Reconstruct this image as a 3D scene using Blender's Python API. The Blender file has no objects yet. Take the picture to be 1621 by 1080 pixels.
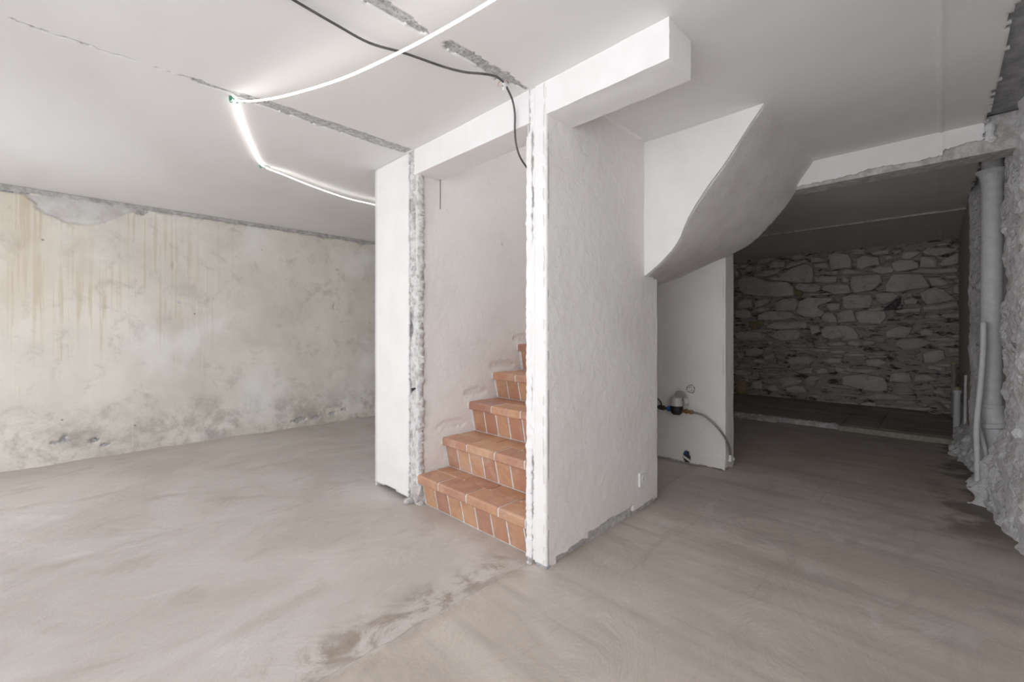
import bpy, bmesh, math, random
from mathutils import Vector, noise as mn

# ------------------------------------------------------------------ camera, world, light
SC = bpy.context.scene
COL = SC.collection
FPX, CX, HY, EYE = 690.0, 810.5, 523.0, 1.1
TH = math.atan2(679.5, 690.0)
FWD = (math.cos(TH), math.sin(TH)); RGT = (math.sin(TH), -math.cos(TH))

cam = bpy.data.cameras.new('camera'); co = bpy.data.objects.new('camera', cam); COL.objects.link(co)
co.location = (0, 0, EYE); co.rotation_euler = (math.pi/2, 0, TH - math.pi/2)
cam.sensor_fit = 'HORIZONTAL'; cam.sensor_width = 36.0; cam.lens = FPX/1621*36
cam.shift_y = -17.0/1621; cam.clip_start = 0.02
SC.camera = co

W = bpy.data.worlds.new('world'); SC.world = W; W.use_nodes = True
bg = W.node_tree.nodes['Background']
bg.inputs[0].default_value = (0.94, 0.96, 1.0, 1); bg.inputs[1].default_value = 3.6
SC.view_settings.view_transform = 'Standard'; SC.view_settings.look = 'None'
SC.view_settings.gamma = 1.0; SC.view_settings.use_curve_mapping = False
SC.view_settings.exposure = 0.13
SC.cycles.use_denoising = True
SC.cycles.max_bounces = 8; SC.cycles.diffuse_bounces = 7
SC.cycles.sample_clamp_indirect = 10

H = 2.235          # ceiling height
UF = 1.522         # plane of the pillars' front faces
VL = 5.2           # plaster wall
UW = -1.3          # window wall behind the camera
# openings of the window wall: (v0, v1, z0, z1)
WINS = [(2.9, 4.7, 0.08, 2.05), (-0.48, 1.8, 0.06, 2.16)]
FILL_WIN = (-0.9, 0.7, 0.9, 2.05)         # unseen opening added in the rubble wall as fill light: u0 u1 z0 z1
SKYL = (1.7, 3.4, 1.42, 2.3, 4.0)     # roof window over the stairs u0 u1 v0 v1 z

def portal(loc, sx, sy, rot):
    l = bpy.data.lights.new('sky_portal', 'AREA'); l.shape = 'RECTANGLE'; l.size = sx; l.size_y = sy
    l.cycles.is_portal = True
    o = bpy.data.objects.new('sky_portal', l); o.location = loc; o.rotation_euler = rot; COL.objects.link(o)
for v0, v1, z0, z1 in WINS:
    portal((UW-0.26, (v0+v1)/2, (z0+z1)/2), z1-z0, v1-v0, (0, -math.pi/2, 0))
portal(((FILL_WIN[0]+FILL_WIN[1])/2, -.84, (FILL_WIN[2]+FILL_WIN[3])/2), FILL_WIN[1]-FILL_WIN[0], FILL_WIN[3]-FILL_WIN[2], (-math.pi/2, 0, math.pi))
portal(((SKYL[0]+SKYL[1])/2, (SKYL[2]+SKYL[3])/2, SKYL[4]+0.22), SKYL[1]-SKYL[0], SKYL[3]-SKYL[2], (0, 0, 0))

# ------------------------------------------------------------------ helpers
def ray(px, py):
    a = (px-CX)/FPX
    return (FWD[0]+RGT[0]*a, FWD[1]+RGT[1]*a, (HY-py)/FPX)
def at(px, py, ax, v):
    d = ray(px, py); o = (0, 0, EYE); t = (v-o[ax])/d[ax]
    return Vector([o[i]+d[i]*t for i in range(3)])
def n1(x, y=0.0, z=0.0): return mn.noise(Vector((x, y, z)))
def fbm(x, y=0.0, z=0.0, o=4): return mn.fractal(Vector((x, y, z)), 1.0, 2.0, o)
def voro(x, y, z):
    d, p = mn.voronoi(Vector((x, y, z)), distance_metric='DISTANCE', exponent=2.5)
    return d, p
def lerp(a, b, t): return a+(b-a)*t
def interp(x, pts):
    if x <= pts[0][0]: return pts[0][1]
    for (a, va), (b, vb) in zip(pts, pts[1:]):
        if x <= b: return va+(vb-va)*(x-a)/(b-a)
    return pts[-1][1]
def inpoly(x, y, P):
    c = False; j = len(P)-1
    for i in range(len(P)):
        if (P[i][1] > y) != (P[j][1] > y) and x < (P[j][0]-P[i][0])*(y-P[i][1])/(P[j][1]-P[i][1])+P[i][0]: c = not c
        j = i
    return c
def span(a, b, step):
    n = max(1, int(round((b-a)/step))); return [a+(b-a)*i/n for i in range(n+1)]
def cat(*ls):
    s = sorted(set(round(x, 5) for l in ls for x in l)); r = [s[0]]
    for x in s[1:]:
        if x-r[-1] > 1e-4: r.append(x)
    return r

def tag(o, label=None, cat=None, group=None, kind=None):
    if label: o['label'] = label
    if cat: o['category'] = cat
    if group: o['group'] = group
    if kind: o['kind'] = kind
    return o
def empty(name, loc, label, cat, group=None):
    o = bpy.data.objects.new(name, None); o.location = loc; o.empty_display_size = 0.05; COL.objects.link(o)
    return tag(o, label, cat, group)
def mesh_obj(name, vs, fs, mats, parent=None, smooth=False, midx=None, kind=None):
    me = bpy.data.meshes.new(name); me.from_pydata([tuple(v) for v in vs], [], fs)
    for m in (mats if isinstance(mats, (list, tuple)) else [mats]): me.materials.append(m)
    if midx: me.polygons.foreach_set('material_index', midx)
    if smooth: me.polygons.foreach_set('use_smooth', [True]*len(me.polygons))
    me.update()
    o = bpy.data.objects.new(name, me); COL.objects.link(o)
    if parent:
        o.parent = parent
        o.matrix_parent_inverse = parent_matrix(parent).inverted()
    if kind: o['kind'] = kind
    return o
def parent_matrix(p):
    from mathutils import Matrix
    m = Matrix.Translation(p.location) if p.type == 'EMPTY' else Matrix()
    return m
def sheet(name, fn, us, vs, mats, skip=None, thick=0, matf=None, parent=None, kind='structure', smooth=True, flip=False):
    """a gridded surface; cells may be missing (ragged plaster) and the sheet gets a real thickness"""
    nu, nv = len(us), len(vs)
    V = [fn(u, v) for u in us for v in vs]; Fc = []; mi = []
    for i in range(nu-1):
        uc = (us[i]+us[i+1])/2
        for j in range(nv-1):
            vc = (vs[j]+vs[j+1])/2
            if skip and skip(uc, vc): continue
            q = (i*nv+j, (i+1)*nv+j, (i+1)*nv+j+1, i*nv+j+1)
            Fc.append(q[::-1] if flip else q)
            if matf: mi.append(matf(uc, vc))
    used = sorted({k for f in Fc for k in f}); mp = {k: n for n, k in enumerate(used)}
    o = mesh_obj(name, [V[k] for k in used], [tuple(mp[k] for k in f) for f in Fc], mats, parent, smooth, mi or None, kind)
    if thick:
        md = o.modifiers.new('thickness', 'SOLIDIFY'); md.thickness = thick; md.offset = -1
        md.use_even_offset = False
    return o
def boxes(name, bl, mats, parent=None, bevel=0.0, kind=None, seg=1):
    bm = bmesh.new()
    for b in bl:
        x0, x1, y0, y1, z0, z1 = b[:6]
        vs = [bm.verts.new(p) for p in ((x0,y0,z0),(x1,y0,z0),(x1,y1,z0),(x0,y1,z0),(x0,y0,z1),(x1,y0,z1),(x1,y1,z1),(x0,y1,z1))]
        for f in ((0,3,2,1),(4,5,6,7),(0,1,5,4),(1,2,6,5),(2,3,7,6),(3,0,4,7)): bm.faces.new([vs[k] for k in f])
    if bevel: bmesh.ops.bevel(bm, geom=bm.edges[:], offset=bevel, segments=seg, affect='EDGES', profile=0.5)
    return bm_obj(name, bm, mats, parent, kind)
def bm_obj(name, bm, mats, parent=None, kind=None, smooth=False):
    me = bpy.data.meshes.new(name); bm.normal_update(); bm.to_mesh(me); bm.free()
    for m in (mats if isinstance(mats, (list, tuple)) else [mats]): me.materials.append(m)
    if smooth: me.polygons.foreach_set('use_smooth', [True]*len(me.polygons))
    o = bpy.data.objects.new(name, me); COL.objects.link(o)
    if parent:
        o.parent = parent; o.matrix_parent_inverse = parent_matrix(parent).inverted()
    if kind: o['kind'] = kind
    return o
def tube(name, pts, rad, mat, parent=None, seg=12, smooth_path=True, flat=None, res=6, kind=None):
    """round (or flat = (w, t) ribbon) tube along a path, closed at the ends"""
    P = [Vector(p) for p in pts]
    if smooth_path and len(P) > 2:
        Q = []
        for i in range(len(P)-1):
            p0 = P[max(i-1, 0)]; p1 = P[i]; p2 = P[i+1]; p3 = P[min(i+2, len(P)-1)]
            for k in range(res):
                t = k/res
                Q.append(0.5*((2*p1)+(p2-p0)*t+(2*p0-5*p1+4*p2-p3)*t*t+(3*p1-p0-3*p2+p3)*t**3))
        Q.append(P[-1]); P = Q
    R = rad if callable(rad) else (lambda t: rad)
    vs = []; fs = []
    up = Vector((0, 0, 1)); prev = None
    for i, p in enumerate(P):
        d = (P[min(i+1, len(P)-1)]-P[max(i-1, 0)]).normalized()
        if prev is None:
            a = d.cross(up)
            if a.length < 1e-3: a = d.cross(Vector((1, 0, 0)))
            a.normalize()
        else:
            a = (prev-d*prev.dot(d)).normalized()
        b = d.cross(a); prev = a
        r = R(i/(len(P)-1))
        for k in range(seg):
            an = 2*math.pi*(k+0.5)/seg
            if flat: vs.append(p+a*(flat[0]/2*(1 if math.cos(an) > 0 else -1))+b*(flat[1]/2*(1 if math.sin(an) > 0 else -1)))
            else: vs.append(p+a*(r*math.cos(an))+b*(r*math.sin(an)))
    n = len(P)
    for i in range(n-1):
        for k in range(seg):
            k2 = (k+1) % seg
            fs.append((i*seg+k, i*seg+k2, (i+1)*seg+k2, (i+1)*seg+k))
    fs.append(tuple(range(seg))[::-1]); fs.append(tuple((n-1)*seg+k for k in range(seg)))
    return mesh_obj(name, vs, fs, mat, parent, smooth=not flat, kind=kind)
def lathe(name, prof, origin, axis, mat, parent=None, seg=20, kind=None):
    """profile of (radius, height) turned about an axis through origin"""
    ax = Vector(axis).normalized(); a = ax.orthogonal().normalized(); b = ax.cross(a); O = Vector(origin)
    vs = []; fs = []
    for r, h in prof:
        for k in range(seg):
            an = 2*math.pi*k/seg; vs.append(O+ax*h+a*(r*math.cos(an))+b*(r*math.sin(an)))
    for i in range(len(prof)-1):
        for k in range(seg):
            k2 = (k+1) % seg; fs.append((i*seg+k, i*seg+k2, (i+1)*seg+k2, (i+1)*seg+k))
    fs.append(tuple(range(seg))[::-1]); fs.append(tuple((len(prof)-1)*seg+k for k in range(seg)))
    return mesh_obj(name, vs, fs, mat, parent, smooth=False, kind=kind)

# ------------------------------------------------------------------ materials
class NT:
    def __init__(s, name):
        s.m = bpy.data.materials.new(name); s.m.use_nodes = True; s.t = s.m.node_tree; s.b = s.t.nodes['Principled BSDF']
        s.tc = s.t.nodes.new('ShaderNodeTexCoord')
    def link(s, a, b): s.t.links.new(a, b)
    def coord(s, scale=(1, 1, 1), rot=(0, 0, 0), loc=(0, 0, 0)):
        m = s.t.nodes.new('ShaderNodeMapping'); m.inputs['Scale'].default_value = scale; m.inputs['Rotation'].default_value = rot
        m.inputs['Location'].default_value = loc; s.link(s.tc.outputs['Object'], m.inputs[0]); return m.outputs[0]
    def noise(s, scale=5, detail=4, rough=0.55, dist=0, vec=None):
        n = s.t.nodes.new('ShaderNodeTexNoise'); n.inputs['Scale'].default_value = scale; n.inputs['Detail'].default_value = detail
        n.inputs['Roughness'].default_value = rough; n.inputs['Distortion'].default_value = dist
        s.link(vec if vec else s.coord(), n.inputs['Vector']); return n.outputs[0]
    def voronoi(s, scale=5, feature='F1', vec=None):
        n = s.t.nodes.new('ShaderNodeTexVoronoi'); n.feature = feature; n.inputs['Scale'].default_value = scale
        s.link(vec if vec else s.coord(), n.inputs['Vector']); return n.outputs[0]
    def rng(s, x, a, b, c=0, d=1, smooth=True):
        n = s.t.nodes.new('ShaderNodeMapRange'); n.interpolation_type = 'SMOOTHSTEP' if smooth else 'LINEAR'
        for k, v in zip((1, 2, 3, 4), (a, b, c, d)): n.inputs[k].default_value = v
        s.link(x, n.inputs[0]); return n.outputs[0]
    def math(s, op, a, b=None):
        n = s.t.nodes.new('ShaderNodeMath'); n.operation = op
        for k, v in ((0, a), (1, b)):
            if v is None: continue
            if isinstance(v, (int, float)): n.inputs[k].default_value = v
            else: s.link(v, n.inputs[k])
        return n.outputs[0]
    def mix(s, f, a, b, mode='MIX'):
        n = s.t.nodes.new('ShaderNodeMix'); n.data_type = 'RGBA'; n.blend_type = mode
        for k, v in ((0, f), (6, a), (7, b)):
            if isinstance(v, (int, float)): n.inputs[k].default_value = v
            elif isinstance(v, tuple): n.inputs[k].default_value = (v+(1,))[:4]
            else: s.link(v, n.inputs[k])
        return n.outputs[2]
    def xyz(s):
        n = s.t.nodes.new('ShaderNodeSeparateXYZ'); s.link(s.tc.outputs['Object'], n.inputs[0]); return n.outputs
    def bump(s, layers):
        prev = None
        for hgt, strg, dist in layers:
            n = s.t.nodes.new('ShaderNodeBump'); n.inputs['Strength'].default_value = strg; n.inputs['Distance'].default_value = dist
            s.link(hgt, n.inputs['Height'])
            if prev: s.link(prev, n.inputs['Normal'])
            prev = n.outputs[0]
        s.link(prev, s.b.inputs['Normal'])
    def color(s, c):
        if isinstance(c, tuple): s.b.inputs['Base Color'].default_value = (c+(1,))[:4]
        else: s.link(c, s.b.inputs['Base Color'])
    def rough(s, r):
        if isinstance(r, (int, float)): s.b.inputs['Roughness'].default_value = r
        else: s.link(r, s.b.inputs['Roughness'])
def simple(name, c, r=0.5, metal=0.0, bump=None, var=0.0):
    n = NT(name); n.rough(r); n.b.inputs['Metallic'].default_value = metal
    if var:
        n.color(n.mix(n.rng(n.noise(30, 5), .3, .7), tuple(x*(1-var) for x in c), c))
    else: n.color(c)
    if bump: n.bump([(n.noise(bump[0], 4), bump[1], 0.002)])
    return n.m

M = {}
# smooth painted plaster (pillar fronts, beams)
n = NT('white_paint'); n.rough(0.75)
n.color(n.mix(n.rng(n.noise(4, 6, .65), .35, .75), (0.84, 0.83, 0.825), (0.79, 0.775, 0.765)))
n.bump([(n.noise(60, 4), 0.25, 0.002), (n.noise(9, 3), 0.2, 0.004)]); M['white'] = n.m
# trowelled / roughcast painted plaster (stair walls)
n = NT('roughcast_paint'); n.rough(0.8)
st = n.rng(n.noise(2.2, 6, .65), .42, .75)
n.color(n.mix(st, (0.80, 0.775, 0.75), (0.74, 0.71, 0.68)))
v1 = n.noise(32, 3, .5, 0.6); v2 = n.noise(13, 4, .6, 1.2)
n.bump([(n.rng(v1, .45, .75), 0.4, 0.003), (v2, 0.28, 0.006), (n.noise(40, 3, .5, 0, n.coord((1, 1, .25))), 0.25, 0.003), (n.noise(150, 2), 0.15, 0.001)]); M['rough'] = n.m
# brushed plaster of the soffit
n = NT('brushed_paint'); n.rough(0.85)
n.color(n.mix(n.rng(n.noise(5, 5), .35, .7), (0.78, 0.755, 0.73), (0.69, 0.665, 0.64)))
n.bump([(n.noise(30, 5, .6, 0, n.coord((1, 4, 4), (0.5, 0.2, 0.3))), 1.0, 0.009), (n.noise(120, 3), .3, .002)]); M['brushed'] = n.m
# ceiling
n = NT('ceiling_paint'); n.rough(0.6)
st = n.rng(n.noise(1.3, 6, .6, 0, n.coord((1, .5, 1))), .4, .75)
n.color(n.mix(st, (0.76, 0.75, 0.74), (0.69, 0.675, 0.66)))
n.bump([(n.noise(3, 3), 0.12, 0.02), (n.noise(90, 3), 0.08, 0.001)]); M['ceiling'] = n.m
# exposed concrete, pitted
n = NT('broken_concrete'); n.rough(0.95)
a = n.rng(n.noise(38, 6, .75), .35, .65); b = n.rng(n.voronoi(55), .05, .3)
c = n.mix(a, (0.46, 0.455, 0.45), (0.80, 0.80, 0.80)); c = n.mix(b, (0.34, 0.33, 0.32), c)
n.color(c); n.bump([(n.noise(60, 6, .8), 1.0, 0.012), (n.voronoi(70), 0.6, .006)]); M['concrete'] = n.m
# dusty lime concrete for wall ends
n = NT('lime_rubble'); n.rough(0.95)
a = n.rng(n.noise(24, 6, .75), .30, .6); b = n.rng(n.noise(9, 5, .7), .62, .75)
c = n.mix(a, (0.42, 0.40, 0.385), (0.80, 0.795, 0.79)); c = n.mix(b, c, (0.16, 0.145, 0.13))
n.color(c); n.bump([(n.noise(70, 6, .8), 0.9, 0.008)]); M['lime'] = n.m
# smooth grey slab
n = NT('slab_concrete'); n.rough(0.9)
n.color(n.mix(n.rng(n.noise(14, 6, .7), .3, .7), (0.25, 0.255, 0.26), (0.44, 0.44, 0.445)))
n.bump([(n.noise(80, 5, .7), 0.6, 0.004), (n.noise(22, 4, .6), .5, .01)]); M['slab'] = n.m
# grey skim left where a skirting came off
n = NT('bare_render'); n.rough(0.9)
n.color(n.mix(n.rng(n.noise(20, 6, .7), .35, .65), (0.40, 0.38, 0.36), (0.62, 0.61, 0.60)))
n.bump([(n.noise(50, 5, .7), 0.7, 0.006)]); M['render'] = n.m
# old stained plaster
n = NT('stained_plaster'); n.rough(0.85); X, Y, Z = n.xyz()
c = n.mix(n.rng(n.noise(1.6, 7, .6, .4), .3, .72), (0.76, 0.725, 0.66), (0.63, 0.595, 0.535))
c = n.mix(n.rng(n.noise(5.5, 7, .7, .5), .50, .72, 0, .75), c, (0.48, 0.455, 0.415))
c = n.mix(n.rng(n.noise(1.1, 4, .5, .2, n.coord((1, 1, 1), (0, 0, 0), (3, 0, 5))), .5, .68), c, (0.80, 0.79, 0.775))
dr = n.noise(34, 3, .5, 0, n.coord((1, 1, .02)))
drip = n.math('MULTIPLY', n.rng(dr, .52, .60), n.rng(X, 0.25, 1.5, 1, 0))
drip = n.math('MULTIPLY', drip, n.rng(n.math('ADD', Z, n.rng(n.noise(5, 2, .5, 0, n.coord((1, 1, .01))), .3, .7, -.5, .5)), .75, 1.15))
drip = n.math('MULTIPLY', drip, n.rng(n.noise(2.5, 4), .3, .6))
c = n.mix(n.math('MULTIPLY', drip, .42), c, (0.50, 0.40, 0.25))
wash = n.math('MULTIPLY', n.rng(X, -0.6, 0.8, 1, 0), n.rng(n.noise(2.2, 5, .6, 0, n.coord((1.5, 1, .5))), .38, .62))
wash = n.math('MULTIPLY', wash, n.rng(Z, .8, 1.5))
c = n.mix(n.math('MULTIPLY', wash, .4), c, (0.58, 0.49, 0.35))
mold = n.math('MULTIPLY', n.rng(Z, .12, .55, 1, 0), n.rng(n.noise(4.5, 8, .72, .3), .42, .66))
c = n.mix(n.math('MULTIPLY', mold, .6), c, (0.27, 0.25, 0.225))
ldr = n.math('MULTIPLY', n.rng(n.noise(11, 2, .5, 0, n.coord((1, 1, .02), (0, 0, 0), (7, 0, 0))), .60, .66), n.rng(X, .0, 1.0, 1, 0))
c = n.mix(n.math('MULTIPLY', ldr, .6), c, (0.76, 0.73, 0.65))
sp = n.rng(n.voronoi(3.7), .02, .045, 1, 0)
c = n.mix(n.math('MULTIPLY', sp, .7), c, (0.22, 0.15, 0.09))
n.color(c); n.bump([(n.noise(7, 6, .6), .35, .012), (n.noise(60, 4), .25, .003)]); M['stained'] = n.m
n = NT('bare_patch'); n.rough(.9); n.color(n.mix(n.rng(n.noise(6, 6, .6), .35, .7), (0.66, 0.645, 0.625), (0.50, 0.475, 0.45)))
n.bump([(n.noise(30, 5), .35, .004)]); M['patch'] = n.m
# floor screed
n = NT('floor_screed'); n.rough(0.7); X, Y, Z = n.xyz()
cool = n.mix(n.rng(n.noise(1.3, 6, .6, .8), .35, .68), (0.59, 0.545, 0.51), (0.49, 0.445, 0.41))
warm = n.mix(n.rng(n.noise(2.0, 6, .62, .6, n.coord((1.6, .6, 1))), .35, .68), (0.59, 0.525, 0.465), (0.49, 0.425, 0.37))
warm = n.mix(n.rng(n.noise(1.8, 6, .6, .3, n.coord((4.5, .4, 1))), .45, .7, 0, .6), warm, (0.36, 0.315, 0.275))
edge = n.math('ADD', Y, n.rng(n.noise(14, 5, .7), .3, .7, -.02, .02))
c = n.mix(n.rng(edge, 1.345, 1.40), warm, cool)
sw = n.noise(1.5, 7, .62, 2.2, n.coord((.8, 1.6, 1), (0, 0, .5)))
c = n.mix(n.rng(sw, .53, .66, 0, .36), c, (0.36, 0.315, 0.275))
c = n.mix(n.rng(n.noise(1.6, 6, .6, 2.0, n.coord((.9, 1.5, 1), (0, 0, .4), (3, 2, 0))), .58, .70, 0, .38), c, (0.66, 0.64, 0.62))
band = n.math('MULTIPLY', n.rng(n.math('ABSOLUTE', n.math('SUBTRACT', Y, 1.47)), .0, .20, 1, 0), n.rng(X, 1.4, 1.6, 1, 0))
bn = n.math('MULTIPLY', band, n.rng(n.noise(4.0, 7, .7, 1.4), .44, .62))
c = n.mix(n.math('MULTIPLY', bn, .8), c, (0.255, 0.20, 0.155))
wet = n.math('MULTIPLY', n.rng(n.math('ADD', Y, n.rng(n.noise(5, 5), .3, .7, -.12, .12)), -.16, .03, 1, 0), n.rng(X, 3.0, 3.6))
c = n.mix(n.math('MULTIPLY', wet, .75), c, (0.10, 0.08, 0.065))
bk = n.t.nodes.new('ShaderNodeTexBrick'); bk.inputs['Scale'].default_value = 1; bk.inputs['Brick Width'].default_value = .9
bk.inputs['Row Height'].default_value = .33; bk.inputs['Mortar Size'].default_value = .008; bk.inputs['Mortar Smooth'].default_value = .6
n.link(n.coord((1, 1, 1), (0, 0, math.pi/2), (.1, .05, 0)), bk.inputs['Vector'])
jn = n.math('MULTIPLY', n.math('MULTIPLY', bk.outputs['Fac'], n.rng(Y, 1.2, 1.34, 1, 0)), n.rng(n.noise(2.6, 5), .42, .62))
c = n.mix(n.math('MULTIPLY', jn, .2), c, (0.27, 0.23, 0.195))
dk = n.rng(n.voronoi(3.1), .008, .02, 1, 0); c = n.mix(n.math('MULTIPLY', dk, .7), c, (0.15, 0.12, 0.1))
gr = n.noise(170, 4, .7); c = n.mix(n.rng(gr, .35, .7, 0, .18), c, (0.30, 0.26, 0.22))
n.color(c); n.rough(n.rng(n.noise(3, 5), .3, .7, .5, .8))
n.bump([(n.noise(2.2, 6, .6, 1.2, n.coord((.8, 1.5, 1))), .35, .03), (gr, .1, .002), (jn, -.12, .005)]); M['floor'] = n.m
# raised back floor with faint tile joints
n = NT('back_floor_tiles'); n.rough(.75)
c = n.mix(n.rng(n.noise(3, 6, .6, .5, n.coord((2, .6, 1))), .35, .7), (0.40, 0.35, 0.315), (0.27, 0.235, 0.21))
c = n.mix(n.rng(n.noise(1.4, 5, .6, .5, n.coord((2, .7, 1), (0, 0, 0), (2, 4, 0))), .58, .72), c, (0.48, 0.44, 0.40))
n.color(c); n.bump([(n.noise(40, 4), .3, .004)]); M['backfloor'] = n.m
# whitewashed rubble
n = NT('whitewashed_rubble'); n.rough(.95)
c = n.mix(n.rng(n.noise(6, 6, .65, .5), .35, .7), (0.86, 0.86, 0.865), (0.74, 0.735, 0.74))
c = n.mix(n.rng(n.noise(15, 7, .75, .6), .57, .67), c, (0.30, 0.285, 0.27))
c = n.mix(n.rng(n.noise(9, 6, .7, .8, n.coord((1, 1, 1.6), (0, 0, 0), (5, 1, 2))), .64, .72, 0, .7), c, (0.42, 0.36, 0.29))
n.color(c); n.bump([(n.noise(45, 6, .75), .8, .012), (n.noise(16, 5, .7), .6, .02)]); M['rubble'] = n.m
# whitewashed stones of the far wall
n = NT('limewashed_stone'); n.rough(.95)
oi = n.t.nodes.new('ShaderNodeObjectInfo')
c = n.mix(oi.outputs['Random'], (0.80, 0.765, 0.74), (0.68, 0.64, 0.61))
c = n.mix(n.rng(n.noise(9, 7, .7, .4), .48, .72, 0, .6), c, (0.36, 0.325, 0.30))
yel = n.rng(n.noise(1.1, 3, .5), .5, .62, 0, .3); c = n.mix(yel, c, (0.45, 0.41, 0.30))
n.color(c); n.bump([(n.noise(30, 6, .7), .7, .01), (n.noise(10, 5, .6, 0, n.coord((1, 1, 3))), .5, .02)]); M['stone'] = n.m
n = NT('bare_slate'); n.rough(.9); n.color(n.mix(n.rng(n.noise(30, 5), .35, .7), (0.10, 0.09, 0.085), (0.20, 0.185, 0.175)))
n.bump([(n.noise(40, 5, .7), .6, .008)]); M['slate'] = n.m
n = NT('ochre_stone'); n.rough(.9); n.color(n.mix(n.rng(n.noise(30, 5), .35, .7), (0.30, 0.24, 0.14), (0.42, 0.36, 0.25)))
n.bump([(n.noise(40, 5, .7), .6, .008)]); M['ochre'] = n.m
n = NT('shaded_mortar'); n.rough(1)
c = n.mix(n.rng(n.noise(7, 7, .72, .5, n.coord((1, 1, 2.5))), .49, .63), (0.64, 0.605, 0.575), (0.14, 0.125, 0.112))  # pale mortar, dark patches painted in for the shade of the cracks
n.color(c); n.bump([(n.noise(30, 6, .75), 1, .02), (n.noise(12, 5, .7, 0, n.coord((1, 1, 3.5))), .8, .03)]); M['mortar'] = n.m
# terracotta
def terracotta(name, c1, c2):
    n = NT(name); n.rough(.5); oi = n.t.nodes.new('ShaderNodeObjectInfo')
    m = n.t.nodes.new('ShaderNodeVectorMath'); m.operation = 'ADD'
    n.link(n.tc.outputs['Object'], m.inputs[0]); n.link(oi.outputs['Location'], m.inputs[1])
    c = n.mix(n.rng(n.math('ADD', n.noise(9, 6, .65, .8), n.math('MULTIPLY', oi.outputs['Random'], .45)), .45, .95), c1, c2)
    c = n.mix(n.rng(n.noise(12, 5, .6, .5), .5, .75, 0, .6), c, (0.40, 0.21, 0.17))
    c = n.mix(n.rng(n.noise(5, 6, .7, .6), .48, .75, 0, .5), c, (0.62, 0.51, 0.44))
    n.color(c); n.bump([(n.noise(40, 4), .2, .002)]); return n.m
M['tile'] = terracotta('terracotta', (0.44, 0.22, 0.145), (0.55, 0.32, 0.185))
M['tile2'] = terracotta('terracotta_pale', (0.53, 0.30, 0.18), (0.39, 0.195, 0.145))
M['grout'] = simple('grout', (0.76, 0.755, 0.75), .95, bump=(60, .4), var=.25)
M['pvc'] = simple('painted_pvc', (0.72, 0.72, 0.735), .55, bump=(18, .25), var=.12)
M['pvc_dim'] = simple('dusty_pvc', (0.42, 0.39, 0.36), .7, var=.25)
M['foam'] = simple('yellow_foam', (0.60, 0.53, 0.35), .95, bump=(50, .8), var=.3)
M['cable'] = simple('grey_cable', (0.10, 0.095, 0.09), .55, var=.4)
M['black'] = simple('black_plastic', (0.012, 0.012, 0.013), .45)
M['clear'] = simple('milky_plastic', (0.58, 0.565, 0.54), .35, var=.15)
M['greyp'] = simple('grey_plastic', (0.36, 0.345, 0.33), .5, var=.15)
M['blue'] = simple('blue_plastic', (0.02, 0.13, 0.42), .4)
M['brass'] = simple('brass', (0.42, 0.26, 0.12), .4, .8, var=.3)
M['copper'] = simple('copper', (0.55, 0.25, 0.13), .35, .9)
M['steel'] = simple('braided_steel', (0.33, 0.32, 0.29), .45, .6, bump=(260, .6), var=.2)
M['rust'] = simple('rusty_iron', (0.10, 0.07, 0.055), .8, .2, var=.4)
M['plastic'] = simple('white_plastic', (0.78, 0.775, 0.76), .35)
M['dark'] = simple('dark_hole', (0.05, 0.045, 0.04), .9)
M['green'] = simple('green_tie', (0.05, 0.24, 0.15), .5)
M['rod'] = simple('grey_rod', (0.22, 0.20, 0.18), .6)
M['board'] = simple('dusty_board', (0.52, 0.47, 0.43), .85, bump=(25, .4), var=.3)
M['olive'] = simple('pale_kerb', (0.42, 0.39, 0.32), .85, bump=(30, .4), var=.25)
n = NT('led_light'); n.color((1, 1, 1)); n.b.inputs['Emission Color'].default_value = (1, .975, .94, 1); n.b.inputs['Emission Strength'].default_value = 5; M['led'] = n.m

# ------------------------------------------------------------------ setting: floor, slab, ceiling
SEAM = lambda u: 1.378+0.012*n1(u*7, 3.1)+0.008*n1(u*31, 1.7)-0.03*max(0, .6-u)
def floor_z(u, v):
    z = 0.004*fbm(u*1.4, v*1.4, 0, 3)
    z += 0.013*(1 if v < SEAM(u) else 0)+0.0025*n1(u*14, v*14, 4)*max(0, 1-abs(v-SEAM(u))/.12)
    if v > 4.8: z += 0.012*(v-4.8)/.4*fbm(u*2.2, 9.0)
    return z
FU = cat(span(-1.5, -.2, .2), span(-.2, 1.6, .02), span(1.6, 6.1, .05)); FV = cat(span(-.6, 1.3, .04), span(1.3, 1.345, .008), span(1.345, 1.41, .004), span(1.41, 1.46, .008), span(1.46, 5.3, .04))
sheet('floor', lambda u, v: (u, v, floor_z(u, v)), FU, FV, M['floor'], thick=.12)
# raised back floor: kerb and dusty tiles, each tile a piece
bf = boxes('floor_back', [(5.93, 7.8, -.6, 2.75, -.1, .062)], M['backfloor'], kind='structure')
random.seed(5)
TU = [5.955, 6.30, 6.64, 6.98, 7.32, 7.66]; tv = [-.15+.31*i for i in range(9)]
for i in range(5):
    for j in range(8):
        d = .004; z0 = .055; z1 = .068+random.uniform(-.002, .002)
        boxes('floor_tile', [(TU[i]+d, TU[i+1]-d, tv[j]+d, tv[j+1]-d, z0, z1)], M['backfloor'], bf)
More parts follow.
